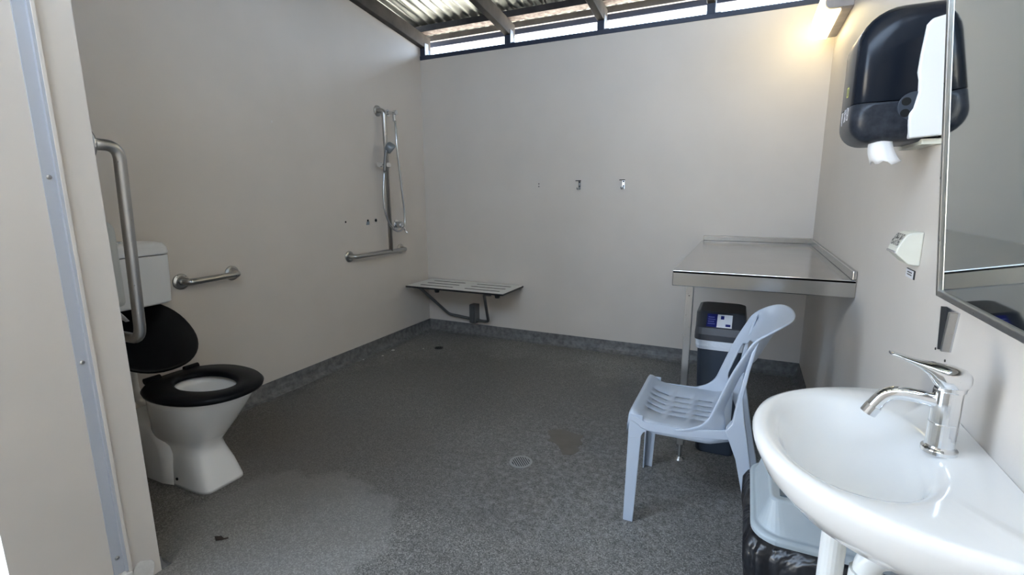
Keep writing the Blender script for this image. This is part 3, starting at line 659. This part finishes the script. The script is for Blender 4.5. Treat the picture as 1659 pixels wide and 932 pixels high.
# ------------------------------------------------------------------ paper towel dispenser
t = thing('paper_towel_dispenser', 'glossy dark paper towel dispenser with white side panel left of the mirror', 'dispenser', (W, -2.05, 1.31))
Y0, Y1 = -2.148, -1.935
def shell_bm():
    b = B(); rings = []; R_ = .040
    for side in (0, 1):
        for k in range(7):
            a = PI / 2 * (k if side == 0 else 6 - k) / 6; ins = R_ * (1 - math.sin(a)); yy = R_ * (1 - math.cos(a)); y = Y0 + yy if side == 0 else Y1 - yy
            rings.append([(x, y, z) for x, z in rrect(2.729 + ins, W - .006, 1.312 + ins * .8, 1.612 - ins, (.050, .01, .02, .080), 8)])
    return loft(b, rings)
for nm, M_, outer_, z_ in (('smoked_cover', SMOKE, False, 1.403), ('lower_housing', SMOKELOW, True, 1.401)):
    b = shell_bm(); g = bmesh.ops.bisect_plane(b, geom=b.verts[:] + b.edges[:] + b.faces[:], plane_co=(0, 0, z_), plane_no=(0, 0, 1), clear_inner=not outer_, clear_outer=outer_)
    bmesh.ops.holes_fill(b, edges=[e for e in b.edges if e.is_boundary]); put(obj(nm, b, M_, smooth=True, bev=.0015, seg=1), t)
b = B(); prism(b, [(W, 1.322), (2.843, 1.317), (2.838, 1.345), (2.836, 1.370), (2.843, 1.382), (2.848, 1.415), (2.846, 1.442), (2.842, 1.458), (2.843, 1.496), (2.847, 1.556), (2.855, 1.567), (2.881, 1.573), (W, 1.578)], 'y', Y0 - .008, Y1 + .008); put(obj('side_panel', b, WHITEPLASTIC, bev=.004, seg=3), t)
b = B(); cyl(b, (2.845, Y0 + .004, 1.388), (2.845, Y0 - .003, 1.388), .031, 28); dl = put(obj('dial', b, BINDARK, bev=.001), t)
for dx, dz in ((-.004, .012), (-.004, -.013)):
    b = B(); cyl(b, (2.833 + dx, Y0 - .0025, 1.386 + dz), (2.833 + dx, Y0 - .0036, 1.386 + dz), .009, 16); obj('finger_recess', b, HOLE, dl).matrix_parent_inverse = Matrix()
b = B(); box(b, 2.87, W - .001, Y0 + .010, Y1 - .004, 1.304, 1.316); put(obj('back_plate', b, CREAM), t)
b = B(); rows = []
for k in range(9):
    f = k / 8; row = []
    for j, (px_, py_) in enumerate(spline([(2.800, -2.03, 0), (2.783, -2.075, 0), (2.781, -2.112, 0), (2.796, -2.126, 0), (2.818, -2.122, 0)], 3)[i].xy for i in range(13)):
        g = j / 12; row.append((px_ + .024 * g * f * f - .006 * math.sin(f * PI) * (1 - g), py_, 1.332 - .064 * f + (.005 * math.sin(j * 1.7) if k == 8 else 0) - .003 * g))
    rows.append(row)
V = [[b.verts.new(p) for p in r] for r in rows]
for a_, c2 in zip(V, V[1:]):
    for k in range(12): b.faces.new((a_[k], a_[k + 1], c2[k + 1], c2[k]))
o = put(obj('paper_sheet', b, PAPER, smooth=True), t); s = o.modifiers.new('s', 'SOLIDIFY'); s.thickness = .001
# printed symbols on the front of the cover
def front_mark(segs, M, name, x=2.729, wd=.0018):
    b = B()
    for (ya, za), (yb, zb_) in segs:
        d = Vector((yb - ya, zb_ - za)); nrm = Vector((-d.y, d.x)).normalized() * wd / 2
        prism(b, [(ya + nrm.x, za + nrm.y), (yb + nrm.x, zb_ + nrm.y), (yb - nrm.x, zb_ - nrm.y), (ya - nrm.x, za - nrm.y)], 'x', x + .002, x - .0006)
    return put(obj(name, b, M), t)
def loopseg(p): return [(p[i], p[(i + 1) % len(p)]) for i in range(len(p))]
front_mark(loopseg([(-2.088, 1.400), (-2.068, 1.402), (-2.066, 1.375), (-2.086, 1.372)]) + [((-2.086, 1.384), (-2.078, 1.384))], WHITEINK, 'printed_symbol')
front_mark([((-2.048, 1.402), (-2.034, 1.372)), ((-2.034, 1.402), (-2.050, 1.372)), ((-2.050, 1.392), (-2.034, 1.392))], WHITEINK, 'printed_symbol')
front_mark(loopseg([(-2.014, 1.398), (-1.998, 1.398), (-1.998, 1.376)]) + [((-2.006, 1.376), (-2.008, 1.366))], WHITEINK, 'printed_symbol')
front_mark(loopseg([(-2.060, 1.452), (-2.040, 1.453), (-2.040, 1.432), (-2.060, 1.431)]), YELLOWINK, 'printed_badge', 2.729, .0028)

# ------------------------------------------------------------------ cream soap dispenser with sticker
t = thing('soap_dispenser', 'small cream wedge-shaped dispenser with worn dark print left of the mirror', 'dispenser', (W, -2.07, 1.06))
prof_s = [(W, 1.021), (2.884, 1.024), (2.856, 1.050), (2.858, 1.062), (2.864, 1.078), (2.874, 1.096), (2.884, 1.101), (W, 1.103)]
put(obj('casing', prism(B(), prof_s, 'y', -2.116, -2.035), CREAM, bev=.003), t)
PRINT = mat('worn_dark_print', (.6, .58, .5), .6); nn = noise(PRINT, 170, 3); lk(PRINT, ramp(PRINT, nn.outputs[0], [(.44, (.035, .03, .028)), (.56, (.55, .53, .47))]), base(PRINT).inputs['Base Color'])
b = B(); prism(b, [(2.8605, 1.068), (2.8630, 1.078), (2.8725, 1.0955), (2.8715, 1.0965), (2.8615, 1.079), (2.8590, 1.0685)], 'y', -2.108, -2.045); put(obj('print_panel', b, PRINT), t)
b = B(); box(b, 2.854, 2.862, -2.114, -2.037, 1.050, 1.055); put(obj('front_lip', b, GREYPAINT, bev=.001), t)
t = thing('wall_sticker', 'tiny white and black sticker on the wall under the cream dispenser', 'sticker', (W, -2.056, .995))
put(obj('backing', box(B(), W - .0015, W, -2.092, -2.022, .984, 1.006), INKDARK), t)
put(obj('face', box(B(), W - .0022, W - .0014, -2.083, -2.022, .984, 1.004), WHITEINK), t)
for z in (.998, .992): put(obj('print_line', box(B(), W - .0026, W - .0021, -2.072, -2.034, z - .0012, z + .0012), INKDARK), t)

# ------------------------------------------------------------------ bare metal bracket under the mirror
t = thing('wall_bracket', 'bare metal channel bracket with screw holes on the wall under the mirror', 'bracket', (W, -2.365, .925))
put(obj('channel_web', prism(B(), [(-2.330, .968), (-2.395, .968), (-2.382, .886), (-2.347, .882)], 'x', W - .003, W), DULLCHROME), t)
put(obj('channel_side', prism(B(), [(-2.386, .968), (-2.396, .968), (-2.383, .886), (-2.375, .886)], 'x', W - .016, W - .003), STEEL, bev=.001), t)
put(obj('channel_side', prism(B(), [(-2.330, .968), (-2.333, .968), (-2.350, .882), (-2.347, .882)], 'x', W - .012, W - .003), DARKMETAL), t)
for z, y, M in ((.945, -2.350, HOLE), (.900, -2.362, HOLE), (.952, -2.370, WHITEINK)): put(obj('screw', cyl(B(), (W - .002, y, z), (W - .005, y, z), .006, 12), M), t)
